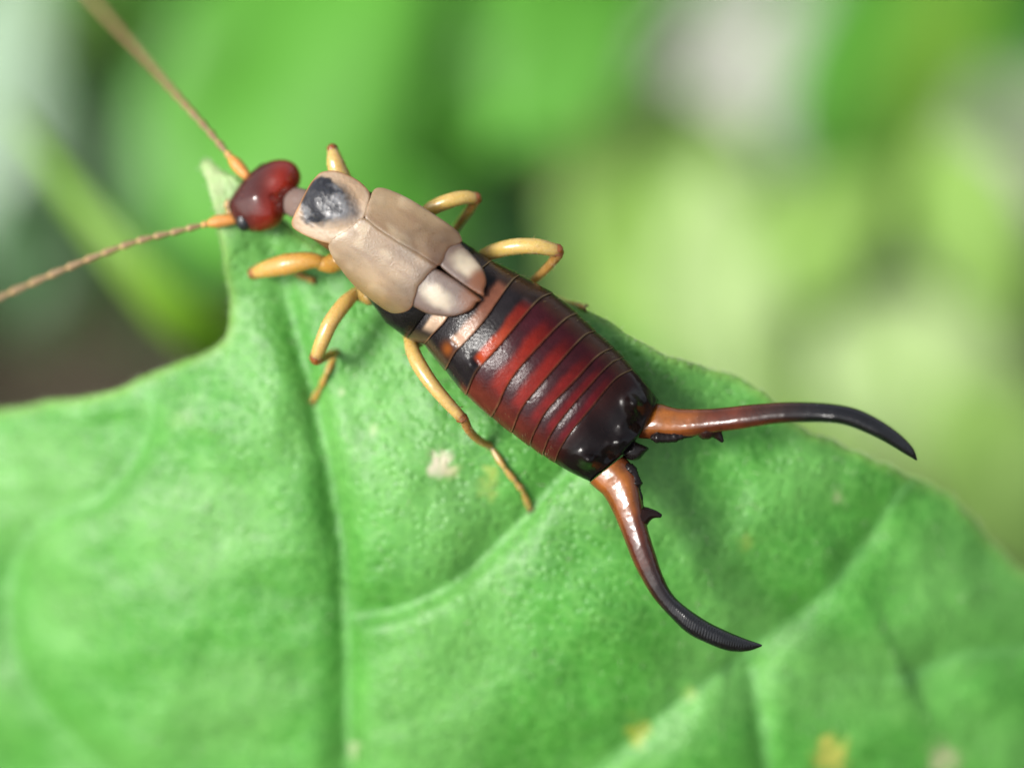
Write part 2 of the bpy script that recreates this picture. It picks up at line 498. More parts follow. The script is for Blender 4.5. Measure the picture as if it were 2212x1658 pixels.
    edge = np.repeat(edge, 2, 0) + rng.uniform(-3, 3, (len(edge) * 2, 2))
    for p, w0 in zip(edge, leaf_w(edge) - .02): hair(p, w0, random.uniform(.10, .24), .9)
    ho = mk('leaf_hairs', HV, HF, M['vein'], th, col=np.tile((.40, .50, .30), (len(HV), 1)))
    ho['kind'] = 'stuff'
    return th
LEAF = main_leaf()

# ------------------------------------------------------------------ the earwig
EW = Thing('earwig', 'brown and dark red earwig with open curved forceps standing on the leaf', 'insect', S(1100, 760, -2.5))
BLACK = np.array((.010, .008, .009))

# --- abdomen: silhouettes and plate borders
B = [c2((300, 670), (350, 560), (450, 420), (560, 250), (660, 110), (755, 40)),
     c2((440, 722), (500, 650), (590, 550), (700, 380), (800, 230), (910, 140)),
     c2((588, 900), (652, 778), (745, 680), (850, 560), (950, 415), (1050, 280), (1105, 238)),
     c2((730, 1070), (785, 935), (835, 865), (950, 740), (1100, 560), (1235, 410), (1332, 363)),
     c2((905, 1222), (955, 1135), (1005, 1020), (1100, 880), (1300, 660), (1420, 545), (1502, 505)),
     c2((1045, 1330), (1115, 1160), (1250, 990), (1450, 760), (1555, 655), (1628, 628)),
     c2((1168, 1420), (1210, 1310), (1300, 1160), (1500, 950), (1640, 800), (1752, 740)),
     c2((1258, 1482), (1310, 1350), (1400, 1220), (1560, 1030), (1720, 860), (1818, 808)),
     c2((1345, 1535), (1375, 1450), (1450, 1330), (1600, 1150), (1760, 960), (1886, 890))]
BEND = c2((1575, 1655), (1640, 1600), (1760, 1500), (1850, 1410), (1930, 1320), (2000, 1190), (2048, 1090))
WC = [-1.45, -1.25, -1.05, -.98, -.95, -.93, -.92, -.92, -.92]
HH = [.95, 1.02, 1.06, 1.08, 1.08, 1.05, 1.0, .95, .90]
NT = 84
TH = np.radians(np.linspace(-28, 208, NT))
FR = (1 - np.cos(TH)) / 2
def section(poly, wc, H, frs=FR, ths=TH):
    p = resample(poly, 200)
    f = np.linspace(0, 1, 200)
    xy = np.stack([np.interp(frs, f, p[:, 0]), np.interp(frs, f, p[:, 1])], -1)
    s = np.sin(ths)
    w = wc + H * np.sign(s) * np.abs(s) ** .92
    return xy, w
def abdomen():
    # inner body, closed tube of full ellipses
    tf = np.radians(np.linspace(0, 360, 48, endpoint=False)); ff = (1 - np.cos(tf)) / 2
    rings = []
    for poly, wc, H in list(zip(B, WC, HH)) + [(BEND, -.95, .62)]:
        c = poly.mean(0)
        xy, w = section(c + (poly - c) * .955, wc, H * .92, ff, tf)
        rings.append(SA(xy, w))
    V = np.array(rings).reshape(-1, 3)
    F = grid_faces(len(rings), 48, True) + [tuple(range(48))[::-1], tuple((len(rings) - 1) * 48 + i for i in range(48))]
    ab = mk('abdomen', V, F, M['abdomen'], EW, col=lerp((.05, .018, .010), (.012, .006, .005), np.repeat(sstep(.5, .9, np.linspace(0, 1, len(rings))), 48)))
    na = 18
    for i in range(8):
        x0, w0 = section(B[i], WC[i], HH[i]); x1, w1 = section(B[i + 1], WC[i + 1], HH[i + 1])
        rows, A, SS = [], [], []
        for k in range(na + 3):
            a = min(1.0, k / na)
            xy = x0 * (1 - a) + x1 * a
            w = w0 * (1 - a) + w1 * a
            lift = -.030 + .085 * (a ** .8) + .022 * math.sin(math.pi * a)
            if k > na:                              # rolled-under rear edge
                d = (x1 - x0); L = np.linalg.norm(d, axis=1)[:, None] + 1e-6
                xy = xy + d / L * (1.3 if k == na + 1 else .5); lift -= .02 if k == na + 1 else .10
            sy = np.clip(np.sin(TH), -.2, 1)
            w = w + lift * np.maximum(sy, .0) ** .5
            # bulge outward on the flanks as well
            c = (xy[NT // 2])
            xy = c + (xy - c) * (1 + lift * .16 * (1 - np.maximum(sy, 0)))[:, None]
            # gland folds on the sides of plates 2 and 3
            if i in (1, 2):
                for fc, amp in ((.19, .10 if i == 2 else .05), (.87, .05 if i == 2 else .03)):
                    w = w + amp * np.exp(-((FR - fc) / .035) ** 2 - ((a - .72) / .20) ** 2) - amp * .9 * np.exp(-((FR - fc - (.06 if fc < .5 else -.06)) / .03) ** 2 - ((a - .8) / .25) ** 2)
            rows.append(SA(xy, w)); A.append(np.full(NT, a)); SS.append(FR)
        V = np.array(rows).reshape(-1, 3); a = np.array(A).ravel(); s = np.array(SS).ravel()
        n1 = nz(V, 1.1, 2); n2 = nz(V, 3.5, 6)
        aa = a + .10 * n1 + .05 * n2
        if i == 0:
            col = lerp(BLACK, (.42, .29, .19), sstep(.48, .62, aa) * (1 - sstep(.30, .50, s)) * sstep(.10, .2, s))
            col = lerp(col, (.060, .045, .022), (1 - sstep(.05, .13, s)))
        elif i == 1:
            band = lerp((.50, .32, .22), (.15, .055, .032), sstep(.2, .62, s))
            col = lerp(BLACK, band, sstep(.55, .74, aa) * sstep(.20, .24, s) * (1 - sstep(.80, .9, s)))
            col = lerp(col, (.20, .055, .010), np.exp(-((s - .14) / .05) ** 2 - ((a - .72) / .2) ** 2))
            col = lerp(col, (.055, .040, .020), (1 - sstep(.04, .10, s)) * .8)
        elif i == 2:
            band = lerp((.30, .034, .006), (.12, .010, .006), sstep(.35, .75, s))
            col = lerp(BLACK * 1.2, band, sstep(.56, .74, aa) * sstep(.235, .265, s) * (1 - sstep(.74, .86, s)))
            col = lerp(col, (.12, .028, .014), (1 - sstep(.0, .07, s)) * .9 * sstep(.5, .9, a))
        else:
            k = (i - 3) / 4
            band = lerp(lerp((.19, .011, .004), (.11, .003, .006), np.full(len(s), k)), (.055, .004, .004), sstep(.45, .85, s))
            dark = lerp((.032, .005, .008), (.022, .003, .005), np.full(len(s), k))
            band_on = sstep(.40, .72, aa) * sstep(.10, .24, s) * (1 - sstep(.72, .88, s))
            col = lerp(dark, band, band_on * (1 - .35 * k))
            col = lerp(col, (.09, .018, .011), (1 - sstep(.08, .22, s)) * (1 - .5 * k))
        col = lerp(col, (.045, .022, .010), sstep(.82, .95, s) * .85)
        # thin horny rear rim
        rim = sstep(.965, .99, a)
        col = lerp(col, lerp((.20, .085, .040), (.34, .24, .12), sstep(.75, .9, s) + (1 - sstep(.05, .2, s)) * .3), rim * (.45 if i > 0 else .8))
        mk('abdomen_plate', V, grid_faces(na + 3, NT, flip=True), M['abdomen'], EW, ab, col=col)
    # last plate: large, black, with swellings over the forceps joints
    x0, w0 = section(B[8], WC[8], HH[8]); x1, w1 = section(BEND, -.95, .60)
    na = 30; rows = []; A = []
    for k in range(na + 6):
        a = min(1.0, k / na)
        xy = x0 * (1 - a) + x1 * a
        sy = np.maximum(np.sin(TH), 0)
        w = w0 * (1 - a) + w1 * a
        c = xy[NT // 2]
        bow = math.sin(math.pi * min(a, 1) * .86) ** .7
        # right-hand corner swells outward past the joint
        xy = c + (xy - c) * (1 + .025 * bow)
        w = w + (-.02 + .16 * bow) * sy ** .5
        for fc, ac, amp, sf, sa in ((.80, .62, .50, .07, .20), (.91, .80, .24, .05, .2), (.17, .68, .42, .065, .20), (.46, .86, .16, .05, .10), (.50, .50, -.16, .12, .35), (.66, .90, -.24, .05, .14), (.31, .93, -.18, .05, .14), (.40, .72, .06, .03, .06), (.56, .70, .06, .03, .07)):
            w = w + amp * np.exp(-((FR - fc) / sf) ** 2 - ((a - ac) / sa) ** 2) * sy ** .4
        if k > na:
            t = (k - na) / 5
            d = (x1 - x0); L = np.linalg.norm(d, axis=1)[:, None]
            xy = xy + d / L * 7 * math.sin(t * math.pi * .55)
            w = w - (w - (-.95)) * (1 - math.cos(t * math.pi / 2)) * np.where(sy > 0, 1, 0)
        rows.append(SA(xy, w)); A.append(np.full(NT, a))
    V = np.array(rows).reshape(-1, 3); a = np.array(A).ravel(); s = np.tile(FR, na + 6)
    col = lerp((.016, .003, .002), (.005, .003, .003), sstep(.0, .45, a + .25 * nz(V, 1.2, 1)))
    col = lerp(col, (.006, .005, .006), sstep(.75, 1, a))
    mk('abdomen_plate', V, grid_faces(na + 6, NT, flip=True), M['tail'], EW, ab, col=col, label='large glossy black last plate above the forceps')
    # small black block between the forceps
    o = c3((335, 505), (372, 462), (398, 425), (420, 448), (455, 462), (486, 480), (462, 508), (432, 540), (395, 548), (360, 535))
    V, F = blob(o, -1.0, .42, .35, 40, 9, .3)
    mk('tail_block', V, F, M['tail'], EW, ab, col=np.tile((.010, .008, .008), (len(V), 1)))
    return ab

def blob(outline, wc, up, down, n=64, rings=14, power=.5, lumps=None):
    """closed rounded body over an outline: domed above and below"""
    o = resample(outline, n, True); c = o.mean(0)
    V, F = [], []
    ts = np.cos(np.linspace(0, math.pi / 2, rings))          # 1 .. 0 from the rim to the middle
    for sgn, H in ((1, up), (-1, down)):
        off = len(V)
        for t in ts[:-1]:
            xy = c + (o - c) * t
            w = wc + sgn * H * (1 - t * t) ** power
            if lumps is not None and sgn > 0: w = w + lumps(xy) * (1 - t ** 4)
            V.extend(SA(xy, np.full(n, 0.) + w).tolist())
        wt = wc + sgn * H + (float(lumps(c[None])[0]) if lumps is not None and sgn > 0 else 0)
        V.append(S(c[0], c[1], wt).tolist())
        fs = grid_faces(rings - 1, n, True, off, flip=(sgn < 0))
        last = off + (rings - 2) * n; top = len(V) - 1
        fs += [((last + i, last + (i + 1) % n, top) if sgn > 0 else (last + (i + 1) % n, last + i, top)) for i in range(n)]
        F += fs
    V = np.array(V)
    # orientation: survey y runs down, so flip when the outline is clockwise there
    ar = np.sum(o[:, 0] * np.roll(o[:, 1], -1) - np.roll(o[:, 0], -1) * o[:, 1])
    if ar > 0: F = [f[::-1] for f in F]
    return V, F
ABD = abdomen()

def setae():
    # sparse short hairs standing off the sides of the plates
    HV, HF = [], []
    for i in range(1, 8):
        for side in (0, 1):
            for k in range(9):
                a = random.random(); th = math.radians(random.uniform(-12, 38)); th = th if side == 0 else math.pi - th
                f = (1 - math.cos(th)) / 2
                pts = []
                for q in (i, i + 1):
                    xy, w = section(B[q], WC[q], HH[q], np.array([f]), np.array([th]))
                    pts.append((xy[0], w[0]))
                xy = pts[0][0] * (1 - a) + pts[1][0] * a; w = pts[0][1] * (1 - a) + pts[1][1] * a
                mid = (B[i].mean(0) * (1 - a) + B[i + 1].mean(0) * a)
                out = (xy - mid) / np.linalg.norm(xy - mid); d = np.array([out[0], -out[1], .5 * math.sin(th) + .1])
                ax = B[i + 1].mean(0) - B[i].mean(0); ax = ax / np.linalg.norm(ax); d = d + .9 * np.array([ax[0], -ax[1], 0]) + rng.uniform(-.25, .25, 3)
                d /= np.linalg.norm(d); p = S(xy[0], xy[1], w)
                e1 = np.cross(d, (0, 0, 1)); e1 /= np.linalg.norm(e1); e2 = np.cross(d, e1); b = len(HV)
                for t in range(3): HV.append(p - d * .03 + .007 * (e1 * math.cos(t * 2.094) + e2 * math.sin(t * 2.094)))
                HV.append(p + d * random.uniform(.08, .17)); HF.extend([(b, b + 1, b + 3), (b + 1, b + 2, b + 3), (b + 2, b, b + 3)])
    o = mk('bristles', HV, HF, M['leg'], EW, ABD, col=np.tile((.32, .20, .07), (len(HV), 1)))
    o['kind'] = 'stuff'
setae()

# --- thorax under the wing covers
def thorax():
    st = [(c1((760, 560), (800, 460)), -1.65, .30), (c1((800, 690), (960, 330)), -1.65, .5), (c1((960, 800), (1250, 390)), -1.5, .6), (c1((1120, 1030), (1600, 560)), -1.4, .75),
          (c1((1215, 1120), (1760, 640)), -1.38, .85), (c1((1340, 1290), (1900, 745)), -1.3, .85), (c1((1480, 1395), (1960, 780)), -1.22, .85)]
    tf = np.linspace(0, 2 * math.pi, 40, endpoint=False); rings = []
    for (p, q), wc, H in [(a, b, c) for a, b, c in st]:
        m = (p + q) / 2; h = (q - p) / 2
        xy = m + np.cos(tf)[:, None] * h * -1
        rings.append(SA(xy, wc + H * np.sin(tf)))
    V = np.array(rings).reshape(-1, 3)
    F = grid_faces(len(rings), 40, True) + [tuple(range(40))[::-1], tuple((len(rings) - 1) * 40 + i for i in range(40))]
    col = lerp((.16, .075, .025), (.012, .011, .010), sstep(0.2, .55, np.repeat(np.linspace(0, 1, len(rings)), 40)))
    mk('thorax', V, F, M['abdomen'], EW, col=col)
thorax()

# --- arch over the front body, used by shield, wing covers and wing tips
AX0, AX1 = np.array((640., 440.)), np.array((1040., 640.))
def arch(xy, half, top, H, axis0, axis1):
    d = (axis1 - axis0) / np.linalg.norm(axis1 - axis0); nrm = np.array((-d[1], d[0]))
    r = xy - axis0
    t = (r @ d) / np.linalg.norm(axis1 - axis0); nn = (r @ nrm) / half
    return top(t) - H * (1 - np.sqrt(np.clip(1 - np.clip(nn, -.995, .995) ** 2, 0, 1))), t, nn
SUT0, SUT1 = c1((1215, 585))[0], c1((1985, 1115))[0]
def plate(outline, wfun, n=110, rings=26, skirt=.16, roll=.06):
    """thin shell over an outline, following wfun, with rolled-down edge"""
    o = resample(outline, n, True); c = o.mean(0)
    V = []
    ts = 1 - np.linspace(0, 1, rings) ** 1.6
    V.extend(SA(c + (o - c) * .975, wfun(o) - roll - skirt).tolist())
    V.extend(SA(o + 0, wfun(o) - roll - .03).tolist())
    for t in ts[:-1]:
        xy = c + (o - c) * (t * .996)
        e = (1 - t) / .10
        V.extend(SA(xy, wfun(xy) - roll * math.exp(-e * 2.2)).tolist())
    V.append(S(c[0], c[1], float(wfun(c[None])[0])).tolist())
    nr = rings + 1
    F = grid_faces(nr, n, True); last = (nr - 1) * n; top = len(V) - 1
    F += [(last + i, last + (i + 1) % n, top) for i in range(n)]
    ar = np.sum(o[:, 0] * np.roll(o[:, 1], -1) - np.roll(o[:, 0], -1) * o[:, 1])
    if ar > 0: F = [f[::-1] for f in F]
    V = np.array(V)
    xy = np.stack([V[:, 0] / (K * (DIST - V[:, 2]) / DIST) + 1106, 829 - V[:, 1] / (K * (DIST - V[:, 2]) / DIST)], -1)
    rr = np.concatenate([np.ones(n), np.ones(n), np.repeat(ts[:-1], n), [0]])
    return V, F, xy, rr

def wings():
    top = lambda t: -.30 + .40 * np.clip(t, -.3, 1.2)
    wf = lambda xy: arch(xy, 142.0, top, 1.0, SUT0, SUT1)[0]
    # wing tips first (they lie under the wing covers)
    outs = {-1: c1((1702, 922), (1985, 1112), (1968, 1150), (1940, 1190), (1880, 1225), (1780, 1247), (1650, 1232), (1560, 1194), (1500, 1150), (1520, 1040), (1600, 930)),
            1: c1((1722, 905), (1994, 1100), (2020, 1060), (2036, 1000), (2012, 920), (1945, 828), (1880, 765), (1840, 730), (1770, 730), (1720, 800))}
    for sd in (-1, 1):
        bulge_c = c1((1690, 1110))[0] if sd < 0 else c1((1890, 880))[0]
        wt = lambda xy: wf(xy) - .01 + .02 * np.exp(-(np.linalg.norm(xy - bulge_c, axis=1) / 32) ** 2)
        V, F, xy, rr = plate(outs[sd], wt, roll=.05)
        ax = (SUT1 - SUT0) / np.linalg.norm(SUT1 - SUT0); rl = xy - bulge_c
        d = np.hypot((rl @ ax) * .72, rl @ np.array((-ax[1], ax[0]))) + 11 * nz(V, 1.6, 3 + sd) + 5 * nz(V, 5.0, 3)
        col = lerp((.38, .325, .24), (.115, .078, .062), sstep(8, 32, d))
        e1 = c1((1950, 1140))[0] if sd < 0 else c1((2000, 1030))[0]
        col = lerp(col, (.13, .040, .010), (1 - sstep(14, 46, np.linalg.norm(xy - e1, axis=1) + 9 * nz(V, 3.0, 1))) * .9)
        col = lerp(col, (.10, .045, .02), sstep(.93, 1, rr) * .7)
        mk('wing_tip', V, F, M['wing'], EW, col=col)
    outs = {-1: c1((1185, 565), (1290, 640), (1440, 735), (1580, 815), (1690, 890), (1662, 925), (1625, 965), (1590, 1010), (1563, 1040), (1552, 1080), (1535, 1130), (1520, 1180), (1480, 1212), (1400, 1226), (1330, 1200), (1200, 1102),
                   (1100, 1012), (1005, 890), (962, 820), (944, 755), (985, 700), (1080, 640)),
            1: c1((1198, 572), (1292, 652), (1436, 746), (1578, 824), (1688, 894), (1735, 862), (1752, 810), (1785, 765), (1840, 745), (1868, 722), (1845, 670), (1790, 620), (1650, 525), (1500, 432), (1350, 366), (1270, 362), (1235, 420))}
    for sd in (-1, 1):
        wt = lambda xy: wf(xy) + (.05 if sd < 0 else .035) + .02 * np.exp(-(arch(xy, 142.0, top, 1.0, SUT0, SUT1)[2] / .08) ** 2)
        V, F, xy, rr = plate(outs[sd], wt, n=150, rings=40, roll=.025, skirt=.10)
        _, t, nn = arch(xy, 142.0, top, 1.0, SUT0, SUT1)
        n1 = nz(V, .8, 4); n2 = nz(V, 2.4, 8)
        n3 = nz(np.stack([t * 3, nn * 9, nn * 0], -1), 1.0, 14)
        col = lerp((.29, .208, .122), (.19, .126, .070), sstep(-.4, .5, n1))
        col = lerp(col, (.38, .295, .188), .7 * sstep(.0, .5, n2))
        col = lerp(col, (.17, .105, .062), .5 * sstep(.05, .5, n3))
        col = lerp(col, (.060, .027, .013), .9 * (sstep(.24, .60, t + .14 * n2 + .10 * n1) * (1 - .5 * np.abs(nn))))
        col = lerp(col, (.19, .125, .045), .8 * sstep(.70, .92, np.abs(nn)))
        col = lerp(col, (.15, .055, .02), sstep(.955, 1, rr) * .6 * sstep(.2, .5, t))
        if sd < 0: col = lerp(col, (.16, .12, .06), .6 * np.exp(-(np.linalg.norm(xy - c1((1400, 1205))[0], axis=1) / 26) ** 2))
        mk('wing_cover', V, F, M['wing'], EW, col=col)
wings()

# --- shield behind the head
def shield():
    o = c1((900, 248), (1000, 242), (1120, 290), (1198, 350), (1232, 412), (1212, 520), (1172, 600), (1130, 662), (1080, 720), (1010, 746), (940, 742), (860, 718), (780, 686), (705, 640), (688, 602), (700, 558), (738, 480), (804, 350), (850, 288))
    a0, a1 = c1((790, 470))[0], c1((1180, 640))[0]
    a1 = a0 + (SUT1 - SUT0)
    disc = c1((960, 470))[0]
    def wf(xy):
        w = -.72 + .34 * ((xy - a0) @ (SUT1 - SUT0)) / np.dot(SUT1 - SUT0, SUT1 - SUT0) * 2.2
        d = (SUT1 - SUT0) / np.linalg.norm(SUT1 - SUT0); nv = np.array((-d[1], d[0]))
        nn = ((xy - disc) @ nv) / 95
        w = w - .38 * np.clip(np.abs(nn), 0, 1.2) ** 2.4
        r = xy - disc
        dd = np.hypot((r @ nv) / 50, (r @ d) / 62)
        return w + .20 * (1 - sstep(.45, 1.15, dd))
    V, F, xy, rr = plate(o, wf, roll=.05)
    dk = c1((780, 330), (865, 288), (1000, 315), (1070, 390), (1120, 470), (1155, 535), (1100, 585), (1000, 600), (900, 615), (805, 605), (745, 545), (738, 470))
    dk = resample(dk, 80, True); cc = dk.mean(0)
    ang = np.arctan2(xy[:, 1] - cc[1], xy[:, 0] - cc[0]); da = np.arctan2(dk[:, 1] - cc[1], dk[:, 0] - cc[0]); o2 = np.argsort(da)
    rad = np.interp(ang, da[o2], np.linalg.norm(dk - cc, axis=1)[o2], period=2 * math.pi)
    q = np.linalg.norm(xy - cc, axis=1) / rad + .16 * nz(V, 2.5, 2) + .10 * nz(V, 7, 3)
    n3 = 1.3 * nz(V, 3.5, 11) + .8 * nz(V, 9.0, 12)
    rear = ((xy - cc) @ (SUT1 - SUT0)) / np.linalg.norm(SUT1 - SUT0)
    dark = lerp((.018, .019, .024), (.14, .14, .145), sstep(-.35, .9, n3 + rear / 80))
    col = lerp((.40, .305, .215), (.33, .230, .145), sstep(-.3, .4, nz(V, 1.2, 5)))
    soft = .06 + .22 * sstep(-10, 45, rear)
    col = lerp(dark, col, np.clip((q - 1 + soft) / (2 * soft), 0, 1))
    col = lerp(col, (.36, .17, .055), sstep(.94, 1, rr) * .7)
    mk('neck_shield', V, F, M['shield'], EW, col=col)
    # neck
    nk = resample([S(*c1((655, 440))[0], -2.6), S(*c1((725, 460))[0], -2.0), S(*c1((840, 500))[0], -1.45)], 16)
    V, F, st = sweep(nk, np.linspace(.36, .44, 16), 18, flat=.7)
    mk('neck', V, F, M['head'], EW, col=lerp((.26, .20, .18), (.12, .08, .06), st))
shield()

# --- head
def head():
    o = c1((248, 480), (280, 405), (335, 325), (400, 255), (470, 205), (560, 168), (650, 165), (715, 198), (750, 262), (748, 325), (715, 372), (678, 405), (664, 425), (658, 455), (652, 500), (636, 560),
           (600, 618), (540, 650), (450, 664), (360, 645), (290, 585))
    L1, L2 = c1((630, 270))[0], c1((520, 560))[0]; C0 = c1((440, 410))[0]; NT_ = c1((650, 420))[0]
    def lumps(xy):
        g = lambda c, r: np.exp(-(np.linalg.norm(xy - c, axis=1) / r) ** 2)
        return .15 * g(L1, 36) + .15 * g(L2, 36) + .10 * g(C0, 26) - .12 * g(NT_, 16) - .05 * g(c1((570, 415))[0], 9)
    V, F = blob(o, -2.45, .66, .75, 90, 30, .42, lumps)
    xy = np.stack([V[:, 0] / (K * (DIST - V[:, 2]) / DIST) + 1106, 829 - V[:, 1] / (K * (DIST - V[:, 2]) / DIST)], -1)
    fr = sstep(622, 540, xy[:, 0] + .28 * (xy[:, 1] - 420) + 6 * nz(V, 2, 1))
    col = lerp((.24, .017, .007), (.055, .014, .012), fr)
    hd = mk('head', V, F, M['head'], EW, col=col)
    for c, wz in ((c1((362, 585))[0], -2.25), (c1((500, 262))[0], -2.72)):
        u, v = np.meshgrid(np.linspace(0, math.pi, 13), np.linspace(0, 2 * math.pi, 20, endpoint=False), indexing='ij')
        e = np.stack([.23 * np.sin(u) * np.cos(v), .28 * np.sin(u) * np.sin(v), .27 * np.cos(u)], -1).reshape(-1, 3)
        mk('eye', e + S(c[0], c[1], wz), grid_faces(13, 20, True, flip=True), M['eye'], EW, hd, col=np.tile((.012, .014, .016), (len(e), 1)))
    # mouthparts under the front
    for a, b in (((262, 470), (215, 520)), ((275, 520), (235, 560))):
        p, q = c1(a)[0], c1(b)[0]
        V, F, st = sweep(resample([S(*p, -2.6), S(*((p + q) / 2), -2.9), S(*q, -3.2)], 10), np.linspace(.14, .07, 10), 10)
        mk('mouth_feeler', V, F, M['leg'], EW, hd, col=np.tile((.34, .20, .08), (len(V), 1)))
head()

# --- antennae: a thick base joint, then beads
def antenna(path, ws, r0, r1):
    an = sub_empty('antenna', EW)
    xy = resample(path, 200); w = np.interp(np.linspace(0, 1, 200), np.linspace(0, 1, len(ws)), ws)
    P = SA(xy, w)
    L = np.concatenate([[0], np.cumsum(np.linalg.norm(np.diff(P, axis=0), axis=1))])
    tot = L[-1]; cuts = [0, .62, .86]
    while cuts[-1] < tot - .3:
        cuts.append(cuts[-1] + .36 + .018 * len(cuts))
    cuts[-1] = tot
    for i in range(len(cuts) - 1):
        s = np.linspace(cuts[i] + .008, cuts[i + 1] - .008, 9)
        p = np.stack([np.interp(s, L, P[:, k]) for k in range(3)], -1)
        f = i / (len(cuts) - 2)
        if i == 0: r = np.interp(np.linspace(0, 1, 9), [0, .3, .75, 1], [.12, .155, .165, .12])
        else:
            r = (r0 * (1 - f) + r1 * f) * np.interp(np.linspace(0, 1, 9), [0, .15, .7, .9, 1], [.50, .75, 1.1, 1.2, .60])
        V, F, st = sweep(p, r, 12)
        base = (.50, .21, .045) if i == 0 else ((.40, .21, .07) if i == 1 else (.20, .125, .055))
        col = lerp(base, np.array(base) * (2.4, 2.4, 2.1) + .03, sstep(.66, .82, st) if i else sstep(.8, 1, st) * .4)
        mk('antenna_joint', V, F, M['antenna'], EW, an, col=col)
antenna([(533, 380), (505, 348), (478, 315), (440, 270), (380, 203), (300, 112), (215, 17), (170, -35)], [-2.35, -2.7, -3.4, -4.6, -6.4, -8.4, -9.6], .085, .105)
antenna([(507, 474), (478, 477), (445, 484), (380, 500), (300, 520), (200, 556), (100, 598), (0, 642), (-50, 664)], [-2.5, -2.55, -2.7, -2.9, -3.2, -3.5, -3.8], .075, .095)

# --- legs
AMBER = np.array((.42, .27, .070)); PALE = np.array((.50, .355, .13)); RUST = np.array((.20, .062, .015))
def leg(femur, fr, tibia, tr, tarsus, coxa=None, tint=AMBER, spines=0):
    lg = sub_empty('leg', EW)
    def seg(name, pts, r, c0, c1_, knee=None, flat=1.0, bristle=0, n=26):
        P = resample([S(*p) for p in pts], n)
        rr = np.interp(np.linspace(0, 1, n), np.linspace(0, 1, len(r)), r) * (.88 if name == 'shin' else 1)
        V, F, st = sweep(P, rr, 16, flat=flat)
        col = lerp(c0, c1_, st)
        if knee is not None: col = lerp(col, knee, sstep(.83, .93, st) * .85)
        if bristle:
            V = V.tolist(); F = list(F); col = col.tolist()
            T = np.gradient(P, axis=0); T /= np.linalg.norm(T, axis=1)[:, None]
            for k in range(bristle):
                i = random.randrange(2, n - 2); a = random.uniform(0, 2 * math.pi)
                e1 = np.cross(T[i], (0, 0, 1)); e1 /= np.linalg.norm(e1) + 1e-9; e2 = np.cross(T[i], e1)
                d = e1 * math.cos(a) + e2 * math.sin(a); b0 = P[i] + d * rr[i] * .95
                tipv = b0 + d * random.uniform(.07, .14) + T[i] * random.uniform(.03, .09); b = len(V)
                V += [(b0 + T[i] * .012).tolist(), (b0 - T[i] * .012).tolist(), (b0 + np.cross(T[i], d) * .015).tolist(), tipv.tolist()]
                F += [(b, b + 1, b + 3), (b + 1, b + 2, b + 3), (b + 2, b, b + 3)]; col += [(.42, .28, .08)] * 4
        return mk(name, V, F, M['leg'], EW, lg, col=np.array(col))
    if coxa is not None: seg('hip', coxa[0], coxa[1], tint * .6, tint * .8)
    seg('thigh', femur, fr, tint, lerp(tint, PALE, np.array(.5)), knee=RUST, bristle=spines)
    if tibia:
        kq, kt = np.array(femur[-1], float), np.array(tibia[1], float)
        kd = (kt - kq) * .12
        seg('knee', [tuple(kq - kd), tuple(kq), tuple(kq + kd)], [fr[-1] * .85, fr[-1] * 1.16, fr[-1] * .85], RUST * 1.1, RUST * .9, n=9)
    if tibia: seg('shin', tibia, tr, lerp(tint, RUST, np.array(.7)), lerp(tint, RUST, np.array(.25)) * .9, bristle=spines // 2)
    if tarsus:
        for a, b in zip(tarsus[:-1], tarsus[1:]):
            m = tuple((np.array(a) + np.array(b)) / 2)
            seg('foot_joint', [a, m, b], [.05, .075, .095, .065], tint * .7, tint * .95, n=9)
        e = np.array(tarsus[-1]); d = e - np.array(tarsus[-2]); d /= np.linalg.norm(d[:2]) + 1e-6
        for sgn in (-1, 1):
            q = e + np.array([d[0] * 9 - sgn * d[1] * 6, d[1] * 9 + sgn * d[0] * 6, -.08])
            m = (e + q) / 2 + np.array([-sgn * d[1] * 2.5, sgn * d[0] * 2.5, .06])
            seg('claw', [tuple(e), tuple(m), tuple(q)], [.045, .035, .012], RUST * .6, RUST * .4, n=7)
def lw(x, y, d=.06): return float(leaf_w([(x, y)])[0]) + d
ORG = np.array((.42, .22, .036))
# front leg on the leaf side
leg([(700, 568, -2.0), (672, 563, -1.9), (625, 570, -2.0), (580, 580, -2.25), (549, 590, -2.5)], [.16, .24, .29, .24, .15],
    [(549, 588, -2.55), (560, 580, -3.0), (585, 572, -3.5), (615, 575, -3.9)], [.14, .16, .15, .11],
    [(615, 575, -3.9), (640, 590, lw(640, 590, .2)), (660, 600, lw(660, 600)), (676, 606, lw(676, 606))],
    coxa=([(735, 560, -1.7), (715, 570, -1.9), (694, 570, -2.0)], [.28, .26, .19]), tint=ORG)
# middle leg on the leaf side
leg([(772, 630, -1.95), (745, 655, -1.55), (715, 695, -1.35), (697, 735, -1.4), (683, 772, -1.6)], [.15, .20, .205, .195, .17],
    [(684, 778, -1.7), (700, 772, -2.1), (716, 764, -2.5), (727, 760, -2.85)], [.15, .13, .12, .11],
    [(727, 760, -2.85), (706, 805, lw(706, 805, .18)), (693, 835, lw(693, 835, .1)), (676, 866, lw(676, 866))],
    coxa=([(800, 640, -1.7), (785, 636, -1.85), (768, 634, -1.95)], [.24, .22, .17]), tint=AMBER, spines=12)
